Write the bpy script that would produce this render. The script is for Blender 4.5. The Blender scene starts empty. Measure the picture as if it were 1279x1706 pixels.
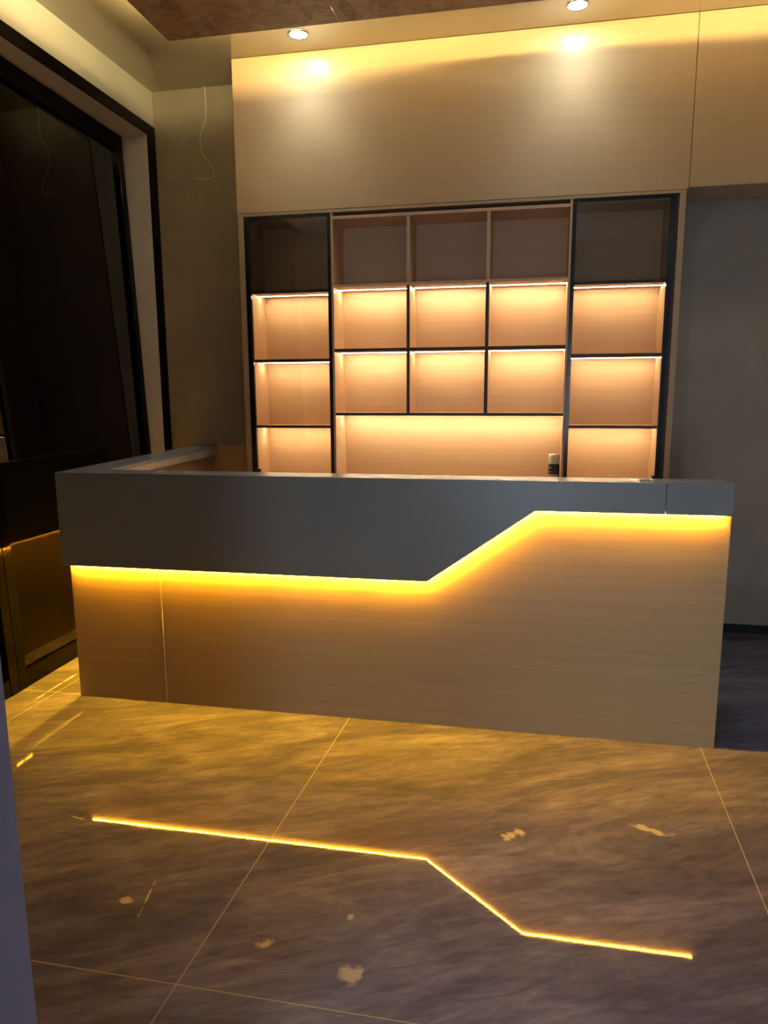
import bpy, bmesh, math, random
from mathutils import Vector, Matrix, noise
random.seed(7)
S = bpy.context.scene
C = S.collection

# ------------------------------------------------------------------ camera
F_PX, PITCH, YAW, ROLL, H = 1182.4, -0.1682, -0.1962, -0.0032, 1.434
CX, CY = 16.24, 10.9
cy_, sy_, cp_, sp_ = math.cos(YAW), math.sin(YAW), math.cos(PITCH), math.sin(PITCH)
fw = Vector((sy_*cp_, cy_*cp_, sp_)); r0 = Vector((cy_, -sy_, 0)); u0 = r0.cross(fw)
cr_, sr_ = math.cos(ROLL), math.sin(ROLL)
rt = cr_*r0 + sr_*u0; up = -sr_*r0 + cr_*u0
cd = bpy.data.cameras.new('camera'); cam = bpy.data.objects.new('camera', cd); C.objects.link(cam)
cam.matrix_world = Matrix(((rt.x, up.x, -fw.x, 0), (rt.y, up.y, -fw.y, 0), (rt.z, up.z, -fw.z, H), (0, 0, 0, 1)))
cd.sensor_width = 36; cd.sensor_fit = 'AUTO'; cd.lens = 36*F_PX/1706
cd.shift_x = -CX/1706; cd.shift_y = CY/1706; cd.clip_start = 0.02
S.camera = cam

# ------------------------------------------------------------------ world, exposure
w = bpy.data.worlds.new('night'); S.world = w; w.use_nodes = True
w.node_tree.nodes['Background'].inputs[0].default_value = (0.02, 0.025, 0.04, 1)
w.node_tree.nodes['Background'].inputs[1].default_value = 0.1
S.view_settings.view_transform = 'Standard'; S.view_settings.look = 'None'
S.view_settings.gamma = 1; S.view_settings.exposure = 0.0; S.view_settings.use_curve_mapping = False
S.cycles.max_bounces = 8; S.cycles.sample_clamp_indirect = 6; S.cycles.caustics_reflective = True
S.cycles.use_denoising = True

# light levels (radiance of the emitting strips, watts of lamps)
COVE_L, COVE_C = 255.0, (1.0, 0.78, 0.35)
SHELF_L, SHELF_C = 150.0, (1.0, 0.76, 0.46)
DESK_L, DESK_C = 900.0, (1.0, 0.465, 0.018)
SPOT_W, SPOT_C = 8.5, (0.86, 0.92, 1.0)
# two ceiling lamps behind the viewer, then an added cool panel: (place, watts, colour, width, height, tilt)
ROOM_W = (((1.9, -0.9, 3.33), 10.0, (0.70, 0.83, 1.0), 0.6, 0.6, 0), ((-1.5, -1.0, 3.33), 52.0, (0.78, 0.88, 1.0), 0.6, 0.6, 0),
          ((0.02, -2.93, 1.1), 38.0, (0.64, 0.82, 1.0), 0.8, 2.0, 90))  # upright panel standing in for a lit doorway, added to brighten the fascia

# ------------------------------------------------------------------ measured layout (metres)
D = 2.9376                       # desk front panel plane
YC, YW, ZC = 4.222, 4.545, 3.37  # cabinet front, back wall, ceiling
XW = -2.475                      # left wall
XR, YF = 3.5, -3.0               # right wall, wall behind the viewer

# ------------------------------------------------------------------ helpers
def mat(name): 
    m = bpy.data.materials.new(name); m.use_nodes = True
    nt = m.node_tree; return m, nt, nt.nodes['Principled BSDF']
def nd(nt, typ, **kw):
    n = nt.nodes.new(typ)
    for k, v in kw.items():
        if k in n.inputs: n.inputs[k].default_value = v
        else: setattr(n, k, v)
    return n
def ramp(nt, stops, src):
    r = nt.nodes.new('ShaderNodeValToRGB'); e = r.color_ramp.elements
    while len(e) < len(stops): e.new(0.5)
    for i, (p, c) in enumerate(stops):
        e[i].position = p; e[i].color = (*c, 1) if len(c) == 3 else c
    nt.links.new(src, r.inputs[0]); return r
def coords(nt, scale=(1, 1, 1), rot=(0, 0, 0), world=False, loc=(0, 0, 0)):
    if world: g = nd(nt, 'ShaderNodeNewGeometry').outputs['Position']
    else: g = nd(nt, 'ShaderNodeTexCoord').outputs['Object']
    mp = nt.nodes.new('ShaderNodeMapping'); mp.inputs['Scale'].default_value = scale
    mp.inputs['Rotation'].default_value = rot; mp.inputs['Location'].default_value = loc
    nt.links.new(g, mp.inputs[0]); return mp.outputs[0]
def plain(name, col, rough=0.5, metal=0.0, ior=1.5, var=0.12, scale=6.0, bump=0.0):
    m, nt, b = mat(name)
    n = nd(nt, 'ShaderNodeTexNoise', Scale=scale, Detail=4.0); nt.links.new(coords(nt), n.inputs['Vector'])
    r = ramp(nt, [(0.3, tuple(c*(1-var) for c in col)), (0.7, tuple(min(1, c*(1+var)) for c in col))], n.outputs[0])
    nt.links.new(r.outputs[0], b.inputs['Base Color'])
    b.inputs['Roughness'].default_value = rough; b.inputs['Metallic'].default_value = metal; b.inputs['IOR'].default_value = ior
    if bump:
        bp = nd(nt, 'ShaderNodeBump', Strength=bump, Distance=0.002); nt.links.new(n.outputs[0], bp.inputs['Height']); nt.links.new(bp.outputs[0], b.inputs['Normal'])
    return m
def wood(name, c1, c2, rough=0.4, grain=(1.2, 1.2, 60.0), ior=1.5):
    m, nt, b = mat(name)
    n = nd(nt, 'ShaderNodeTexNoise', Scale=1.0, Detail=5.0, Roughness=0.6, Distortion=0.3)
    nt.links.new(coords(nt, grain, world=True), n.inputs['Vector'])
    n2 = nd(nt, 'ShaderNodeTexNoise', Scale=1.0, Detail=3.0)
    nt.links.new(coords(nt, tuple(g*5 for g in grain), world=True), n2.inputs['Vector'])
    mx = nd(nt, 'ShaderNodeMix'); mx.inputs[0].default_value = 0.35
    nt.links.new(n.outputs[0], mx.inputs[2]); nt.links.new(n2.outputs[0], mx.inputs[3])
    r = ramp(nt, [(0.36, c1), (0.64, c2)], mx.outputs[0])
    nt.links.new(r.outputs[0], b.inputs['Base Color'])
    b.inputs['Roughness'].default_value = rough; b.inputs['IOR'].default_value = ior
    bp = nd(nt, 'ShaderNodeBump', Strength=0.08, Distance=0.001); nt.links.new(n2.outputs[0], bp.inputs['Height']); nt.links.new(bp.outputs[0], b.inputs['Normal'])
    return m
def emit(name, col, strength, dots=None):
    m = bpy.data.materials.new(name); m.use_nodes = True; nt = m.node_tree
    nt.nodes.remove(nt.nodes['Principled BSDF'])
    e = nt.nodes.new('ShaderNodeEmission'); e.inputs[0].default_value = (*col, 1); e.inputs[1].default_value = strength
    nt.links.new(e.outputs[0], nt.nodes['Material Output'].inputs[0])
    if dots:
        sp = nt.nodes.new('ShaderNodeSeparateXYZ'); nt.links.new(nd(nt, 'ShaderNodeTexCoord').outputs['Object'], sp.inputs[0])
        a = nd(nt, 'ShaderNodeMath', operation='ADD'); nt.links.new(sp.outputs[0], a.inputs[0]); nt.links.new(sp.outputs[1], a.inputs[1])
        d = nd(nt, 'ShaderNodeMath', operation='MULTIPLY'); d.inputs[1].default_value = 1.0/dots; nt.links.new(a.outputs[0], d.inputs[0])
        f = nd(nt, 'ShaderNodeMath', operation='FRACT'); nt.links.new(d.outputs[0], f.inputs[0])
        g = nd(nt, 'ShaderNodeMath', operation='LESS_THAN'); g.inputs[1].default_value = 0.45; nt.links.new(f.outputs[0], g.inputs[0])
        q = nd(nt, 'ShaderNodeMath', operation='MULTIPLY_ADD'); q.inputs[1].default_value = strength*1.7; q.inputs[2].default_value = strength*0.25
        nt.links.new(g.outputs[0], q.inputs[0]); nt.links.new(q.outputs[0], e.inputs[1])
    return m
def glass(name, tint, ior=1.5, rough=0.0):
    """single sheet: fresnel mirror over a see-through tint"""
    m = bpy.data.materials.new(name); m.use_nodes = True; nt = m.node_tree
    nt.nodes.remove(nt.nodes['Principled BSDF'])
    fr = nd(nt, 'ShaderNodeFresnel', IOR=ior); gl = nd(nt, 'ShaderNodeBsdfGlossy', Roughness=rough); gl.inputs[0].default_value = (1, 1, 1, 1)
    tr = nt.nodes.new('ShaderNodeBsdfTransparent'); tr.inputs[0].default_value = (*tint, 1)
    mx = nt.nodes.new('ShaderNodeMixShader'); nt.links.new(fr.outputs[0], mx.inputs[0]); nt.links.new(tr.outputs[0], mx.inputs[1]); nt.links.new(gl.outputs[0], mx.inputs[2])
    nt.links.new(mx.outputs[0], nt.nodes['Material Output'].inputs[0]); return m

class MB:
    """collects solids into one bmesh"""
    def __init__(s): s.bm = bmesh.new()
    def box(s, x0, x1, y0, y1, z0, z1, bev=0.0):
        t = bmesh.new(); bmesh.ops.create_cube(t, size=1)
        for v in t.verts: v.co = Vector((x0+(v.co.x+.5)*(x1-x0), y0+(v.co.y+.5)*(y1-y0), z0+(v.co.z+.5)*(z1-z0)))
        if bev: bmesh.ops.bevel(t, geom=t.edges[:], offset=bev, segments=2, affect='EDGES', profile=0.5)
        s.add(t); return s
    def prism(s, pts, vec, bev=0.0):
        t = bmesh.new(); v = Vector(vec)
        a = [t.verts.new(p) for p in pts]; b = [t.verts.new(Vector(p)+v) for p in pts]
        n = len(pts); t.faces.new(a); t.faces.new(b[::-1])
        for i in range(n): t.faces.new((a[i], b[i], b[(i+1) % n], a[(i+1) % n]))
        bmesh.ops.recalc_face_normals(t, faces=t.faces[:])
        if bev: bmesh.ops.bevel(t, geom=t.edges[:], offset=bev, segments=2, affect='EDGES', profile=0.5)
        s.add(t); return s
    def hexa(s, bot, top):
        t = bmesh.new(); a = [t.verts.new(p) for p in bot]; b = [t.verts.new(p) for p in top]; n = len(a)
        t.faces.new(a); t.faces.new(b[::-1])
        for i in range(n): t.faces.new((a[i], b[i], b[(i+1) % n], a[(i+1) % n]))
        bmesh.ops.recalc_face_normals(t, faces=t.faces[:]); s.add(t); return s
    def lathe(s, prof, seg=32, cx=0, cy=0):
        t = bmesh.new(); rings = []
        for r, z in prof:
            rings.append([t.verts.new((cx+r*math.cos(2*math.pi*i/seg), cy+r*math.sin(2*math.pi*i/seg), z)) for i in range(seg)] if r > 1e-6 else [t.verts.new((cx, cy, z))])
        for A, B in zip(rings, rings[1:]):
            for i in range(seg):
                j = (i+1) % seg
                if len(A) == 1 and len(B) == 1: continue
                if len(A) == 1: t.faces.new((A[0], B[j], B[i]))
                elif len(B) == 1: t.faces.new((A[i], A[j], B[0]))
                else: t.faces.new((A[i], A[j], B[j], B[i]))
        bmesh.ops.recalc_face_normals(t, faces=t.faces[:])
        for f in t.faces: f.smooth = True
        s.add(t); return s
    def tube(s, pts, r, seg=8):
        t = bmesh.new(); rings = []
        P = [Vector(p) for p in pts]
        for i, p in enumerate(P):
            d = (P[min(i+1, len(P)-1)]-P[max(i-1, 0)]).normalized()
            a = d.cross(Vector((0, 1, 0.01))).normalized(); b = d.cross(a)
            rings.append([t.verts.new(p+r*(a*math.cos(2*math.pi*k/seg)+b*math.sin(2*math.pi*k/seg))) for k in range(seg)])
        for A, B in zip(rings, rings[1:]):
            for k in range(seg): t.faces.new((A[k], A[(k+1) % seg], B[(k+1) % seg], B[k]))
        t.faces.new(rings[0]); t.faces.new(rings[-1])
        bmesh.ops.recalc_face_normals(t, faces=t.faces[:])
        for f in t.faces: f.smooth = True
        s.add(t); return s
    def add(s, t):
        me = bpy.data.meshes.new('tmp'); t.to_mesh(me); t.free(); s.bm.from_mesh(me); bpy.data.meshes.remove(me)
    def build(s, name, m, parent=None, label=None):
        """coordinates are in the parent's space; a top-level thing keeps world coordinates"""
        me = bpy.data.meshes.new(name); s.bm.to_mesh(me); s.bm.free(); me.materials.append(m)
        o = bpy.data.objects.new(name, me); C.objects.link(o)
        if parent: o.parent = parent
        if label: o['label'] = label
        return o
def off(o, base):
    """shift a child built in world coordinates into its parent's space"""
    o.data.transform(Matrix.Translation(-Vector(base))); return o
def thing(name, label, cat, loc=(0, 0, 0), group=None):
    o = bpy.data.objects.new(name, None); C.objects.link(o); o.location = loc; o.empty_display_size = 0.1
    return tag(o, label, cat, group)
def tag(o, label, cat, group=None):
    o['label'] = label; o['category'] = cat
    if group: o['group'] = group
    return o
def recentre(o):
    """put a single-mesh thing's origin at the middle of its base"""
    vs = [v.co for v in o.data.vertices]
    c = Vector(((min(v.x for v in vs)+max(v.x for v in vs))/2, (min(v.y for v in vs)+max(v.y for v in vs))/2, min(v.z for v in vs)))
    o.data.transform(Matrix.Translation(-c)); o.location = c; return o
def struct(o, label=None, cat=None):
    o['kind'] = 'structure'
    if label: o['label'] = label
    if cat: o['category'] = cat
    return o

# ------------------------------------------------------------------ materials
OAK = wood('pale_oak_laminate', (0.475, 0.335, 0.178), (0.535, 0.382, 0.21), 0.42)
OAK_HDR = wood('pale_oak_header_laminate', (0.64, 0.44, 0.225), (0.68, 0.475, 0.25), 0.17)
OAK_IN = wood('peach_oak_carcass', (0.60, 0.39, 0.22), (0.66, 0.44, 0.26), 0.45)
EDGE = plain('raw_laminate_edge', (0.72, 0.58, 0.40), 0.5)
GREY = plain('slate_grey_laminate', (0.255, 0.272, 0.275), 0.32, var=0.05, scale=3)
GREY_LIT = plain('slate_grey_laminate_lit_top', (0.37, 0.41, 0.46), 0.2, var=0.05, scale=3)  # fascia laminate again, light falling on the top put into a paler colour
BLACK = plain('black_aluminium', (0.010, 0.010, 0.011), 0.22, var=0.1)
BLACKM = plain('black_skirting', (0.006, 0.006, 0.006), 0.45)
DARKWOOD = plain('dark_brown_filler', (0.045, 0.028, 0.018), 0.5)
PALE = plain('cream_painted_plaster', (0.60, 0.57, 0.47), 0.55, var=0.06, scale=2.5)
JAMB = plain('beige_painted_jamb', (0.76, 0.71, 0.60), 0.5, var=0.04, scale=3)
BLUEP = plain('blue_grey_paint', (0.25, 0.275, 0.45), 0.6, var=0.04, scale=2)
WHITE = plain('off_white_plaster', (0.5, 0.49, 0.47), 0.7, var=0.05)
WIRE = plain('white_cable_sheath', (0.78, 0.72, 0.6), 0.5)
CHROME = plain('brushed_chrome', (0.55, 0.55, 0.56), 0.25, metal=1.0, var=0.05)
FRAME = plain('black_window_aluminium', (0.003, 0.0028, 0.0028), 0.07, ior=1.17, var=0.1)
GLASS_W = glass('night_window_glass', (0.55, 0.58, 0.55), 1.55)
GLASS_C = glass('smoked_cabinet_glass', (0.90, 0.89, 0.87), 1.5, 0.03)
COVE = emit('cove_led', COVE_C, COVE_L)
SHELF = emit('shelf_led', SHELF_C, SHELF_L)
DESKLED = emit('amber_desk_led', DESK_C, DESK_L, dots=0.0125)
SIDELED = emit('amber_side_led', DESK_C, DESK_L*2.8)
LENS = emit('downlight_lens', (0.66, 0.85, 1.0), 130.0)

def make_concrete():
    m, nt, b = mat('grey_cement_plaster')
    n = nd(nt, 'ShaderNodeTexNoise', Scale=2.2, Detail=6.0, Roughness=0.6, Distortion=0.6); nt.links.new(coords(nt, (1, 1, .7), world=True), n.inputs['Vector'])
    r = ramp(nt, [(0.3, (0.31, 0.27, 0.215)), (0.55, (0.37, 0.325, 0.255)), (0.75, (0.43, 0.375, 0.295))], n.outputs[0])
    nt.links.new(r.outputs[0], b.inputs['Base Color']); b.inputs['Roughness'].default_value = 0.42
    bp = nd(nt, 'ShaderNodeBump', Strength=0.15, Distance=0.004); nt.links.new(n.outputs[0], bp.inputs['Height']); nt.links.new(bp.outputs[0], b.inputs['Normal'])
    return m
CONC = make_concrete()
def make_ceiling():
    m, nt, b = mat('glossy_stretch_ceiling')
    n = nd(nt, 'ShaderNodeTexNoise', Scale=1.2, Detail=2.0); nt.links.new(coords(nt, world=True), n.inputs['Vector'])
    r = ramp(nt, [(0.3, (0.31, 0.25, 0.165)), (0.7, (0.35, 0.285, 0.19))], n.outputs[0])
    nt.links.new(r.outputs[0], b.inputs['Base Color']); b.inputs['Roughness'].default_value = 0.09; b.inputs['IOR'].default_value = 3.5
    return m
CEIL = make_ceiling()
def make_osb():
    m, nt, b = mat('brown_strand_board')
    v = nd(nt, 'ShaderNodeTexNoise', Scale=5.0, Detail=7.0, Roughness=0.62, Distortion=3.2); nt.links.new(coords(nt, (1, 1.6, 1), world=True), v.inputs['Vector'])
    v2 = nd(nt, 'ShaderNodeTexVoronoi', Scale=17.0); nt.links.new(coords(nt, (1.0, .35, 1), (0, 0, .7), world=True), v2.inputs['Vector'])
    mx = nd(nt, 'ShaderNodeMix'); mx.inputs[0].default_value = 0.3; nt.links.new(v.outputs[0], mx.inputs[2]); nt.links.new(v2.outputs['Color'], mx.inputs[3])
    r = ramp(nt, [(0.3, (0.42, 0.255, 0.14)), (0.5, (0.70, 0.47, 0.28)), (0.7, (0.86, 0.63, 0.41))], mx.outputs[0])
    nt.links.new(r.outputs[0], b.inputs['Base Color']); b.inputs['Roughness'].default_value = 0.38
    return m
OSB = make_osb()
def make_floor():
    m, nt, b = mat('polished_dark_stone_tile')
    L = nt.links.new
    # streaky marble veining, running slightly across
    vm = nt.nodes.new('ShaderNodeMapping'); vm.vector_type = 'TEXTURE'; vm.inputs['Rotation'].default_value = (0, 0, 0.42); vm.inputs['Scale'].default_value = (1.15, 0.30, 1)
    L(nd(nt, 'ShaderNodeNewGeometry').outputs['Position'], vm.inputs[0]); vec = vm.outputs[0]
    n1 = nd(nt, 'ShaderNodeTexNoise', Scale=1.3, Detail=9.0, Roughness=0.66, Distortion=1.1); L(vec, n1.inputs['Vector'])
    n2 = nd(nt, 'ShaderNodeTexNoise', Scale=9.0, Detail=6.0, Roughness=0.7, Distortion=0.8); L(vec, n2.inputs['Vector'])
    mx = nd(nt, 'ShaderNodeMix'); mx.inputs[0].default_value = 0.35; L(n1.outputs[0], mx.inputs[2]); L(n2.outputs[0], mx.inputs[3])
    base = ramp(nt, [(0.32, (0.053, 0.052, 0.086)), (0.47, (0.102, 0.099, 0.158)), (0.56, (0.155, 0.148, 0.222)), (0.70, (0.265, 0.25, 0.34))], mx.outputs[0])
    # pale plaster specks and smears left by the builders
    n3 = nd(nt, 'ShaderNodeTexNoise', Scale=7.0, Detail=5.0, Roughness=0.75, Distortion=0.6); L(coords(nt, world=True, loc=(3.1, 1.7, 0)), n3.inputs['Vector'])
    sp = ramp(nt, [(0.70, (0, 0, 0)), (0.76, (1, 1, 1))], n3.outputs[0])
    pos = nd(nt, 'ShaderNodeNewGeometry').outputs['Position']
    nz = nd(nt, 'ShaderNodeTexNoise', Scale=22.0, Detail=4.0); L(pos, nz.inputs['Vector'])
    acc = sp.outputs[0]
    for (px, py, rx, ry, a) in ((-2.34, 3.0, .01, .3, 0.02), (.42, 2.30, .10, .022, -.35), (-.03, 2.19, .06, .03, .5), (-.42, 1.52, .035, .05, .4), (-.66, 1.58, .03, .03, 0), (-1.12, 1.66, .035, .02, 0), (-1.07, 1.68, .006, .1, .2), (-1.52, 2.0, .05, .008, -.2), (-.47, 1.72, .018, .018, 0)):
        mp = nt.nodes.new('ShaderNodeMapping'); mp.vector_type = 'TEXTURE'
        mp.inputs['Location'].default_value = (px, py, 0); mp.inputs['Rotation'].default_value = (0, 0, a); mp.inputs['Scale'].default_value = (rx, ry, 1)
        L(pos, mp.inputs[0])
        ln = nd(nt, 'ShaderNodeVectorMath', operation='LENGTH'); L(mp.outputs[0], ln.inputs[0])
        ad = nd(nt, 'ShaderNodeMath', operation='MULTIPLY_ADD'); L(nz.outputs[0], ad.inputs[0]); ad.inputs[1].default_value = 2.6; L(ln.outputs['Value'], ad.inputs[2])
        lt = ramp(nt, [(0.0, (1, 1, 1)), (1.0, (0, 0, 0))], ad.outputs[0])
        mr = nd(nt, 'ShaderNodeMapRange'); mr.inputs['From Min'].default_value = 1.75; mr.inputs['From Max'].default_value = 2.1; mr.inputs['To Min'].default_value = 0.8; mr.inputs['To Max'].default_value = 0
        L(ad.outputs[0], mr.inputs['Value'])
        mxm = nd(nt, 'ShaderNodeMath', operation='MAXIMUM'); L(acc, mxm.inputs[0]); L(mr.outputs[0], mxm.inputs[1]); acc = mxm.outputs[0]
        nt.nodes.remove(lt)
    c1 = nd(nt, 'ShaderNodeMix', data_type='RGBA'); L(acc, c1.inputs[0]); L(base.outputs[0], c1.inputs[6]); c1.inputs[7].default_value = (0.36, 0.32, 0.27, 1)
    # 1.5 m tile grid
    gv = coords(nt, world=True, rot=(0, 0, 0.028), loc=(0, 0, 0))
    gy = coords(nt, world=True, rot=(0, 0, -0.004))
    spz = nt.nodes.new('ShaderNodeSeparateXYZ'); L(gv, spz.inputs[0])
    spy = nt.nodes.new('ShaderNodeSeparateXYZ'); L(gy, spy.inputs[0])
    masks = []
    for k, o_, hp in ((0, 0.873, .75), (1, -1.412, .768)):
        a = nd(nt, 'ShaderNodeMath', operation='ADD'); L((spz, spy)[k].outputs[k], a.inputs[0]); a.inputs[1].default_value = o_ + 20*hp
        d = nd(nt, 'ShaderNodeMath', operation='PINGPONG'); L(a.outputs[0], d.inputs[0]); d.inputs[1].default_value = hp
        t = nd(nt, 'ShaderNodeMath', operation='LESS_THAN'); L(d.outputs[0], t.inputs[0]); t.inputs[1].default_value = 0.0016
        masks.append(t.outputs[0])
    g = nd(nt, 'ShaderNodeMath', operation='MAXIMUM'); L(masks[0], g.inputs[0]); L(masks[1], g.inputs[1])
    c2 = nd(nt, 'ShaderNodeMix', data_type='RGBA'); L(g.outputs[0], c2.inputs[0]); L(c1.outputs[2], c2.inputs[6]); c2.inputs[7].default_value = (0.30, 0.26, 0.21, 1)
    L(c2.outputs[2], b.inputs['Base Color'])
    rr = nd(nt, 'ShaderNodeMath', operation='MULTIPLY_ADD'); L(acc, rr.inputs[0]); rr.inputs[1].default_value = 0.35; rr.inputs[2].default_value = 0.022
    r2 = nd(nt, 'ShaderNodeMath', operation='MULTIPLY_ADD'); L(g.outputs[0], r2.inputs[0]); r2.inputs[1].default_value = 0.5; L(rr.outputs[0], r2.inputs[2])
    L(r2.outputs[0], b.inputs['Roughness']); b.inputs['IOR'].default_value = 1.47
    wv = nd(nt, 'ShaderNodeTexNoise', Scale=2.5, Detail=1.0); L(coords(nt, world=True), wv.inputs['Vector'])
    bp = nd(nt, 'ShaderNodeBump', Strength=0.02, Distance=0.008); L(wv.outputs[0], bp.inputs['Height']); L(bp.outputs[0], b.inputs['Normal'])
    return m
FLOOR = make_floor()

# ------------------------------------------------------------------ the room
struct(MB().box(-3.0, XR+.1, YF-.1, YW+.1, -0.1, 0.0).build('floor', FLOOR), 'dark polished stone tile floor with pale grout lines', 'floor')
struct(MB().box(-3.0, XR+.1, YF-.1, YW+.1, ZC, ZC+.1).build('ceiling', CEIL), 'glossy cream stretch ceiling reflecting the walls', 'ceiling')
struct(MB().box(-2.75, XR+.1, YW, YW+.1, 0, ZC).build('wall_back', CONC), 'grey cement plaster wall behind the shelving', 'wall')
struct(MB().box(XR, XR+.1, YF, YW, 0, ZC).build('wall_right', WHITE), 'off white wall on the right outside the view', 'wall')
struct(MB().box(-2.75, XR, YF-.1, YF, 0, ZC).build('wall_front', WHITE), 'off white wall behind the viewer', 'wall')
wl = MB().box(-2.75, XW, 0.95, YW, 3.155, ZC).box(-2.75, XW, YF, 0.95, 0, ZC)
struct(wl.build('wall_left', PALE), 'cream painted wall above the tall dark window', 'wall')
struct(MB().box(XW, -0.792, 0.8, 0.9, 0, ZC, 0.004).build('wall_entrance', BLUEP), 'blue grey wall end close to the viewer at the left edge of the photo', 'wall')
struct(MB().box(.7, XR, YW-.012, YW, 0, 0.052, 0.002).build('baseboard_back', BLACKM), 'black skirting along the grey wall right of the shelving', 'skirting')

# oak cladding above the shelving, and above the recess on the right
struct(MB().box(-1.788, 0.757, YC, YW, 2.521, ZC-.002, 0.0015).build('wall_header', OAK_HDR), 'pale oak laminate panel above the lit shelving', 'wall panel')
struct(MB().box(0.760, XR, YC, YW, 2.528, ZC-.002, 0.0015).build('wall_overdoor', OAK_HDR), 'pale oak laminate panel above the dark recess on the right', 'wall panel')

# window: reveal, casing, framed glazing (leans back a little)
tr = MB().box(XW, XW+.008, 0.95, YW-.002, 3.087, 3.155).box(XW, XW+.008, 4.452, YW-.002, 0, 3.087)
struct(tr.build('trim_1', FRAME), 'glossy black casing around the tall window', 'casing')
rv = MB().box(-2.75, XW, 0.95, YW, 3.087, 3.155).box(-2.75, XW, 4.452, YW, 0, 3.087)
struct(rv.build('trim_2', JAMB), 'beige window reveal inside the black casing', 'reveal')
win = bpy.data.objects.new('window_1', None); C.objects.link(win)
struct(win, 'tall black framed window on the left, night outside', 'window')
win.location = (XW-.004, 3.0, 0.0); win.rotation_mode = 'XYZ'
win.rotation_euler = (0, -0.037, 0.037)
Y1 = 1.448
MB().box(-.06, 0, -2.0, Y1, .085-.085, .085, .002).build('bottom_rail', FRAME, win)
MB().box(-.06, 0, -2.0, Y1, 2.985, 3.083, .002).build('top_rail', FRAME, win)
MB().box(-.06, 0, Y1-.06, Y1, .085, 2.985, .002).build('stile', FRAME, win)
MB().box(-.06, 0.004, -.088, -.028, .0, 2.985, .002).build('stile', FRAME, win)
MB().box(-.06, 0.004, -.150, -.092, .0, 2.985, .002).build('stile', FRAME, win)
MB().box(-.036, -.024, -.028, Y1-.06, .085, 2.985).build('pane', GLASS_W, win)
MB().box(-.036, -.024, -2.0, -.150, .085, 2.985).build('pane', GLASS_W, win)

# ------------------------------------------------------------------ reception desk
dk = thing('reception_desk', 'long L-shaped reception desk with grey zigzag fascia, oak front and amber light strip', 'desk', (0, D, 0))
dk.rotation_euler = (0, 0, 0.0055)
ZT = 1.1; O = -0.0212
xL, xR = -2.176, 0.760
ZB1, ZB2, K1, K2 = 0.659, 0.977, -0.4364, 0.0094
g = 0.0012
XS = 0.512
tl = ZT-.018
zf = ZT+.0004
# fascia: the long zigzag board, then the short end board
MB().prism([(xL, O, ZB1), (K1, O, ZB1), (K2, O, ZB2), (XS-g, O, ZB2), (XS-g, O, zf), (xL, O, zf)], (0, .0212, 0), .0012).build('fascia', GREY, dk)
MB().prism([(XS+g, O, ZB2), (xR, O, ZB2), (xR, O, zf), (XS+g, O, zf)], (0, .0212, 0), .0012).build('fascia', GREY, dk)
# countertop ledge: L shape, the side leg narrowing to the wall
yb = YW-.007-D
top = [(xL, .0004, tl), (xR, .0004, tl), (xR-.012, .152, tl), (-2.005, .140, tl), (-2.115, yb, tl+.023), (-2.26, yb, tl+.023)]
def split_top():
    m = MB()
    a, b_, c, d_, e, f = [Vector(p) for p in top]
    up_ = Vector((0, 0, .018))
    m.hexa([a, b_, c, d_], [p+up_ for p in (a, b_, c, d_)])
    m.hexa([a, d_, e, f], [p+up_ for p in (a, d_, e, f)])
    return m
split_top().build('countertop', GREY_LIT, dk)
# oak front boards with a pale open joint between them
MB().box(-2.148, -1.6905, 0, .018, 0, 1.06, .0008).build('front_panel', OAK, dk)
MB().prism([(-1.6865, -.0, 0), (0.7625, -.0, 0), (0.7625, 0, 1.06), (-1.6865, 0, 1.06)], (0, .018, 0), .0008).build('front_panel', OAK, dk)
MB().box(-1.6905, -1.6865, -.001, .012, 0, .64).build('joint_edge', EDGE, dk, 'pale raw edge of the open board joint')
# side leg: outer oak board, outer fascia, inner oak lining and lip
def skew(x0, x1, y0, y1, dx, z0, z1, dz=0.0):
    return MB().hexa([(x0, y0, z0), (x1, y0, z0), (x1+dx, y1, z0), (x0+dx, y1, z0)], [(x0, y0, z1), (x1, y0, z1), (x1+dx, y1, z1+dz), (x0+dx, y1, z1+dz)])
SK = -.084
skew(-2.148, -2.130, .019, yb, SK, 0, 1.06, .02).build('side_panel', OAK, dk)
skew(-2.176, -2.150, .001, yb, SK, .656, tl-.0005, .0225).build('side_fascia', GREY, dk)
skew(-2.022, -2.004, .15, yb, -.112, 1.055, tl-.0005, .0225).build('inner_lip', EDGE, dk)
skew(-2.045, -2.027, .15, yb, -.13, 0, 1.055, .022).build('inner_lining', OAK_IN, dk)
MB().box(-1.98, .745, .134, .150, .0, tl-.0005).build('inner_lining', OAK_IN, dk)
MB().box(.745, .7625, .019, .150, .0, tl-.0005).build('end_panel', OAK, dk)
MB().box(-2.0, .745, .151, .62, .735, .755, .002).build('work_surface', OAK_IN, dk)
MB().box(.725, .745, .151, .60, 0, .735).build('support', OAK_IN, dk)
MB().box(-2.0, -1.98, .151, .60, 0, .735).build('support', OAK_IN, dk)
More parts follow.
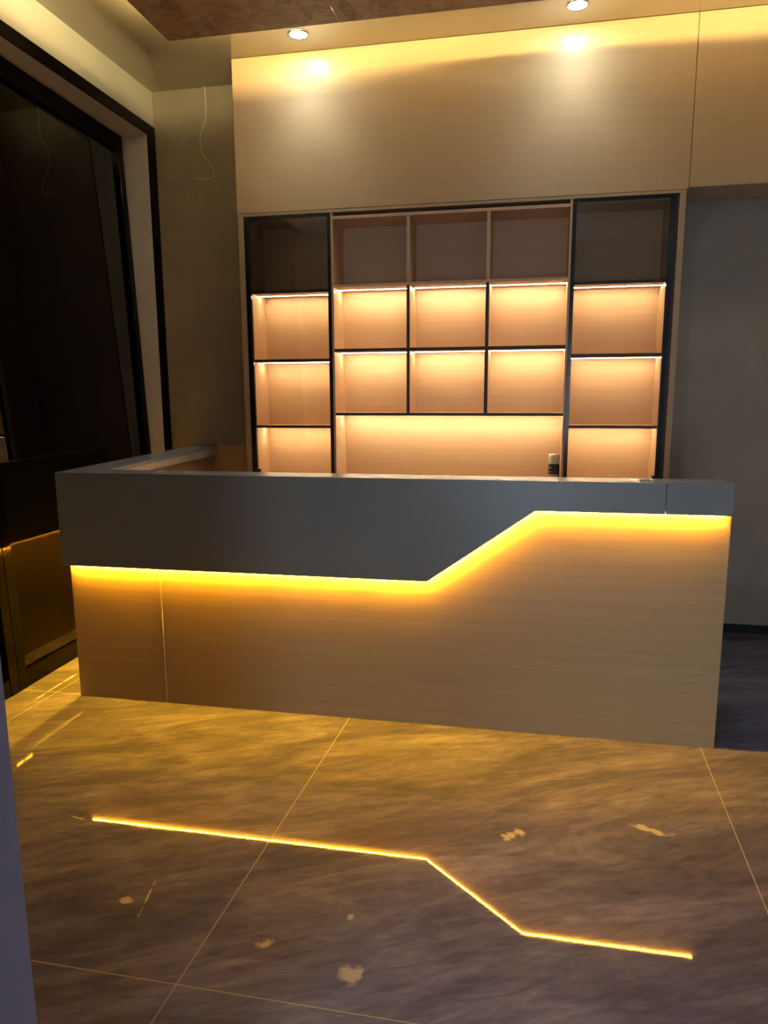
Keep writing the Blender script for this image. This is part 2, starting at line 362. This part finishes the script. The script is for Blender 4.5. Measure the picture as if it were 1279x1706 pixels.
# amber strip stuck under the fascia edge
def strip_under(m, p, q, w0=-.0090, w1=-.0018, t=.0006):
    (x0, z0), (x1, z1) = p, q
    m.hexa([(x0, w0, z0-t), (x1, w0, z1-t), (x1, w1, z1-t), (x0, w1, z0-t)], [(x0, w0, z0), (x1, w0, z1), (x1, w1, z1), (x0, w1, z0)])
m = MB()
strip_under(m, (-2.135, ZB1), (K1-.003, ZB1)); strip_under(m, (K1, ZB1), (K2, ZB2)); strip_under(m, (K2+.003, ZB2), (.735, ZB2))
m.build('led_strip', DESKLED, dk, 'glowing amber light strip under the grey fascia edge')
skew(-2.1545, -2.1487, .03, yb-.03, SK*.96, .6545, .656).build('led_strip', SIDELED, dk)

# ------------------------------------------------------------------ shelving units
YB = YC+.24
def led(x0, x1, z, root, base):
    off(MB().box(x0+.004, x1-.004, YB-.098, YB-.090, z-.0014, z-.0002).build('led_strip', SHELF, root, 'glowing warm white light strip'), base)
def side_unit(name, label, x0, x1, post_l, post_r, shelves, left):
    base = ((x0+x1)/2, (YC+YW)/2, 0)
    r = thing(name, label, 'cabinet', base, 'glass fronted display cabinets')
    P = lambda mb, n, mt, lab=None: off(mb.build(n, mt, r, lab), base)
    il, ir = post_l[1], post_r[0]
    if left: P(MB().box(x0, -1.7515, YC, YW-.004, 0, 2.519, .001), 'side_panel', OAK); P(MB().box(-1.7515, il, YC+.026, YB, 0, 2.48), 'inner_side', OAK_IN); P(MB().box(ir, x1-.001, YC+.026, YB, 0, 2.48), 'inner_side', OAK_IN)
    else:
        P(MB().box(.716, x1, YC, YW-.004, 0, 2.519, .001), 'side_panel', OAK); P(MB().box(ir, .7155, YC+.026, YB, 0, 2.48), 'inner_side', OAK_IN); P(MB().box(x0+.001, il, YC+.026, YB, 0, 2.48), 'inner_side', OAK_IN)
        P(MB().box(.6975, .7155, YC+.008, YC+.024, 0.05, 2.50), 'filler_strip', DARKWOOD, 'dark brown filler strip beside the glass door')
    lo = x0 if not left else -1.7515; hi = x1 if left else .7155
    P(MB().box(lo, hi, YC, YW-.004, 2.503, 2.519), 'top_panel', OAK)
    P(MB().box(lo, hi, YC+.026, YB, 2.48, 2.5025), 'inner_top', OAK_IN)
    P(MB().box(lo, hi, YB, YB+.012, 0, 2.5025), 'back_panel', OAK_IN)
    P(MB().box(il, ir, YC+.026, YB, 0.04, 0.06), 'shelf', OAK_IN)
    P(MB().box(il, ir, YC+.026, YB, 0.86, 0.876), 'shelf', OAK_IN)
    for z0, z1 in shelves:
        sh = P(MB().box(il, ir, YC+.030, YB, z0, z1, .0008), 'shelf', OAK_IN)
        P(MB().box(il, ir, YC+.0265, YC+.0295, z0-.001, z1), 'edge_strip', DARKWOOD, 'dark brown front edge').parent = sh
        led(il, ir, z0, r, base)
    dx0, dx1 = post_l[0], post_r[1]
    d = P(MB().box(dx0, il, YC+.003, YC+.023, .05, 2.502, .001).box(ir, dx1, YC+.003, YC+.023, .05, 2.502, .001).box(il, ir, YC+.003, YC+.023, 2.486, 2.502).box(il, ir, YC+.003, YC+.023, .05, .08), 'door', BLACK, 'black aluminium frame of the smoked glass door')
    P(MB().box(il, ir, YC+.010, YC+.015, .08, 2.486), 'pane', GLASS_C).parent = d
    hx = il+.012 if left else ir-.006
    h = MB().box(hx-.012, hx+.012, YC-.012, YC+.003, .975, .995, .003).box(hx-.004, hx+.018, YC-.022, YC-.010, .985, .997, .003)
    P(h, 'latch', BLACKM).parent = d
    return r
side_unit('display_cabinet', 'glass fronted cabinet left of the open shelves, beside the grey wall with the loose cable', -1.785, -1.212, (-1.7495, -1.718), (-1.234, -1.2125),
          [(2.062, 2.078), (1.656, 1.671), (1.253, 1.268)], True)
side_unit('display_cabinet', 'glass fronted cabinet right of the open shelves, beside the dark recess', 0.165, 0.748, (0.1655, 0.186), (0.672, 0.697),
          [(2.055, 2.070), (1.659, 1.677), (1.260, 1.275)], False)
base = (-.52, (YC+YW)/2, 0)
cu = thing('shelf_unit', 'open oak pigeonhole shelves in the middle, unlit top row over two lit rows', 'shelves', base)
P = lambda mb, n, mt, lab=None: off(mb.build(n, mt, cu, lab), base)
cl, crr = -1.2115, 0.1645
P(MB().box(cl, -1.199, YC+.002, YB, 0, 2.5025, .0008), 'side_panel', OAK_IN)
P(MB().box(.152, crr, YC+.002, YB, 0, 2.5025, .0008), 'side_panel', OAK_IN)
P(MB().box(-1.199, .152, YC+.001, YB, 2.463, 2.4805, .0008), 'top_panel', OAK_IN)
P(MB().box(cl, crr, YC+.001, YW-.004, 2.503, 2.519), 'cornice_strip', OAK)
P(MB().box(cl, crr, YB, YB+.012, .0, 2.5025), 'back_panel', OAK_IN)
for z0, z1 in ((2.083, 2.097), (1.709, 1.726), (1.331, 1.346)):
    sh = P(MB().box(-1.199, .152, YC+.005, YB, z0, z1, .0008), 'shelf', OAK_IN)
    P(MB().box(-1.199, .152, YC+.001, YC+.0045, z0-.001, z1), 'edge_strip', DARKWOOD if z0 < 2 else OAK_IN, 'dark brown front edge' if z0 < 2 else None).parent = sh
for x0, x1 in ((-.759, -.741), (-.301, -.281)):
    for z0, z1 in ((2.097, 2.463), (1.726, 2.083), (1.346, 1.709)):
        dv = P(MB().box(x0, x1, YC+.0055, YB, z0, z1, .0008), 'divider', OAK_IN)
        P(MB().box(x0, x1, YC+.0015, YC+.005, z0+.0005, z1-.0015), 'edge_strip', DARKWOOD if z1 < 2.2 else OAK_IN, 'dark brown front edge' if z1 < 2.2 else None).parent = dv
for z in (2.083, 1.709):
    for x0, x1 in ((-1.199, -.759), (-.741, -.301), (-.281, .152)): led(x0, x1, z, cu, base)
led(-1.199, .152, 1.331, cu, base)
P(MB().box(-1.199, .152, YC-.002, YB, .88, .90, .001), 'worktop', OAK_IN)
for i in range(3):
    a = -1.199+i*.4503
    P(MB().box(a+.002, a+.448, YC, YC+.018, .05, .876, .001), 'cupboard_door', OAK)
# low oak panel on the grey wall between the desk leg and the cabinet
recentre(tag(MB().box(-2.20, -1.787, YW-.0055, YW-.0005, 0, 1.122, .001).build('wall_panel', OAK_HDR), 'low oak panel on the grey wall between desk end and cabinet', 'panel'))

# ------------------------------------------------------------------ dropped board with cove light
ZO = ZC-.12
ox, oy = -1.911, 3.714
cp = thing('ceiling_panel', 'brown strand board panel hung below the glossy ceiling with hidden yellow light', 'ceiling panel', ((ox+2.8)/2, (oy-1)/2+.0, ZO))
bs = tuple(cp.location)
off(MB().box(ox, -1.0045, -.4, oy, ZO, ZO+.018).build('board', OSB, cp), bs)
off(MB().box(-1.0015, 2.8, -.4, oy, ZO, ZO+.018).build('board', OSB, cp), bs)
for hx_, hy_ in ((-1.4, .4), (-1.4, 2.6), (.6, .4), (.6, 2.6), (2.3, .4), (2.3, 2.6)):
    off(MB().lathe([(0, ZO+.018), (.006, ZO+.018), (.006, ZC), (0, ZC)], 8, hx_, hy_).build('hanger', CHROME, cp), bs)
# the strip lies loosely along the back edge, so its distance from the lip wanders
def inset(x):
    pts = [(-1.91, .045), (-1.45, .045), (-1.25, .05), (-1.0, .075), (-.75, .12), (-.45, .22), (-.2, .33), (.2, .25), (.6, .14), (1.1, .09), (2.8, .09)]
    for (a, p), (b_, q) in zip(pts, pts[1:]):
        if x <= b_: 
            t = (x-a)/(b_-a); t = t*t*(3-2*t); return p+(q-p)*t
    return pts[-1][1]
def ribbon(pts, z0, z1, w=.004):
    m = MB()
    for p, q in zip(pts, pts[1:]):
        d = (Vector(q)-Vector(p)).normalized(); n = Vector((-d.y, d.x, 0))*w/2
        a, b_ = Vector(p), Vector(q)
        A = [a-n, b_-n, b_+n, a+n]
        m.hexa([(v.x, v.y, z0) for v in A], [(v.x, v.y, z1) for v in A])
    return m
xs = [ox+.05+i*(2.75-ox-.05)/60 for i in range(61)]
off(ribbon([(x, oy-inset(x), 0) for x in xs], ZO+.020, ZO+.030).build('led_strip', COVE, cp, 'hidden yellow light strip'), bs)
off(ribbon([(ox+.05, y, 0) for y in (-.35, 1, 2, 3, oy-.06)], ZO+.020, ZO+.030).build('led_strip', COVE, cp, 'hidden yellow light strip'), bs)

# ------------------------------------------------------------------ downlights
def downlight(x, y, label):
    r = thing('downlight', label, 'ceiling light', (x, y, ZC), 'recessed downlights over the oak header')
    MB().lathe([(.058, 0), (.058, -.003), (.055, -.006), (.049, -.006), (.045, -.003), (.045, 0)], 40).build('trim_ring', CHROME, r)
    MB().lathe([(0, -.004), (.034, -.0042), (.0445, -.0025), (.0445, -.001), (0, -.001)], 40).build('lens', LENS, r)
    ld = bpy.data.lights.new('beam', 'SPOT'); ld.energy = SPOT_W; ld.color = SPOT_C; ld.spot_size = math.radians(96); ld.spot_blend = 1.0; ld.shadow_soft_size = .035
    l = bpy.data.objects.new('beam', ld); C.objects.link(l); l.parent = r; l.location = (0, 0, -.02)
    return r
downlight(-1.317, 4.031, 'left of the two bright white downlights, above the left cabinet')
downlight(0.144, 4.034, 'right of the two bright white downlights, cut by the top edge of the photo')

# ceiling lamps out of the frame, and the added cool panel behind the viewer
for loc, e, col, sx, sy, tilt in ROOM_W:
    ld = bpy.data.lights.new('unseen_light', 'AREA'); ld.shape = 'RECTANGLE'; ld.energy = e; ld.color = col; ld.size = sx; ld.size_y = sy
    l = bpy.data.objects.new('unseen_light', ld); C.objects.link(l); l.location = loc; l.rotation_euler = (math.radians(tilt), 0, 0)

# ------------------------------------------------------------------ small things
sc = thing('spray_can', 'small black spray can with white cap standing on the worktop below the open shelves', 'spray can', (.113, YC+.10, .9005))
R = .0335
MB().lathe([(0, .002), (R-.004, 0), (R-.001, .003), (R-.001, .005), (R, .007), (R, .135), (R-.003, .143), (R-.010, .149), (0, .149)]).build('body', plain('black_tin', (.015, .014, .02), .3), sc)
MB().lathe([(R-.0015, .146), (R-.001, .150), (R-.001, .197), (R-.004, .202), (0, .202)]).build('cap', plain('white_cap', (.75, .70, .58), .4), sc)
lb = MB()
t = bmesh.new()
def arc(mb, z0, z1, a0, a1, r):
    n = 10; t = bmesh.new()
    for k in range(n):
        b0 = a0+(a1-a0)*k/n; b1 = a0+(a1-a0)*(k+1)/n
        vs = [(r*math.cos(b0), r*math.sin(b0), z0), (r*math.cos(b1), r*math.sin(b1), z0), (r*math.cos(b1), r*math.sin(b1), z1), (r*math.cos(b0), r*math.sin(b0), z1)]
        t.faces.new([t.verts.new(v) for v in vs])
    mb.add(t); return mb
arc(MB(), .02, .086, math.radians(175), math.radians(318), R+.0004).build('label', plain('pinkish_label', (.42, .33, .33), .5), sc)
arc(arc(MB(), .094, .104, math.radians(195), math.radians(250), R+.0004), .098, .102, math.radians(256), math.radians(290), R+.0004).build('red_lettering', plain('red_print', (.5, .06, .03), .5), sc)
arc(arc(MB(), .126, .129, math.radians(195), math.radians(245), R+.0004), .118, .121, math.radians(205), math.radians(252), R+.0004).build('white_lettering', plain('white_print', (.5, .48, .5), .5), sc)

tp = MB().hexa([(.418, 2.995, 1.1002), (.462, 2.999, 1.1002), (.455, 3.018, 1.1002), (.424, 3.016, 1.1002)], [(.418, 2.995, 1.106), (.462, 2.999, 1.107), (.455, 3.018, 1.107), (.424, 3.016, 1.106)])
recentre(tag(tp.build('tape_scrap', plain('yellowish_tape', (.62, .60, .30), .5)), 'small yellowish scrap of tape lying on the grey countertop at the right', 'tape'))

def catmull(pts, n=8):
    P_ = [Vector(p) for p in pts]; out = []
    for i in range(len(P_)-1):
        p0, p1, p2, p3 = P_[max(i-1, 0)], P_[i], P_[i+1], P_[min(i+2, len(P_)-1)]
        for k in range(n):
            t = k/n
            out.append(.5*((2*p1)+(p2-p0)*t+(2*p0-5*p1+4*p2-p3)*t*t+(-p0+3*p1-3*p2+p3)*t**3))
    out.append(P_[-1]); return out
yw_ = YW-.012
wire = catmull([(-2.105, yw_, ZC-.001), (-2.100, yw_-.006, 3.28), (-2.103, yw_-.012, 3.17), (-2.143, yw_-.012, 3.08), (-2.135, yw_-.016, 2.985), (-2.085, yw_-.014, 2.91), (-2.058, yw_-.012, 2.862), (-2.066, yw_-.014, 2.835), (-2.105, yw_-.016, 2.818), (-2.180, yw_-.024, 2.826)])
tag(MB().tube(wire, .0032).build('cable', WIRE), 'thin loose white cable hanging from the ceiling down the grey wall', 'cable')
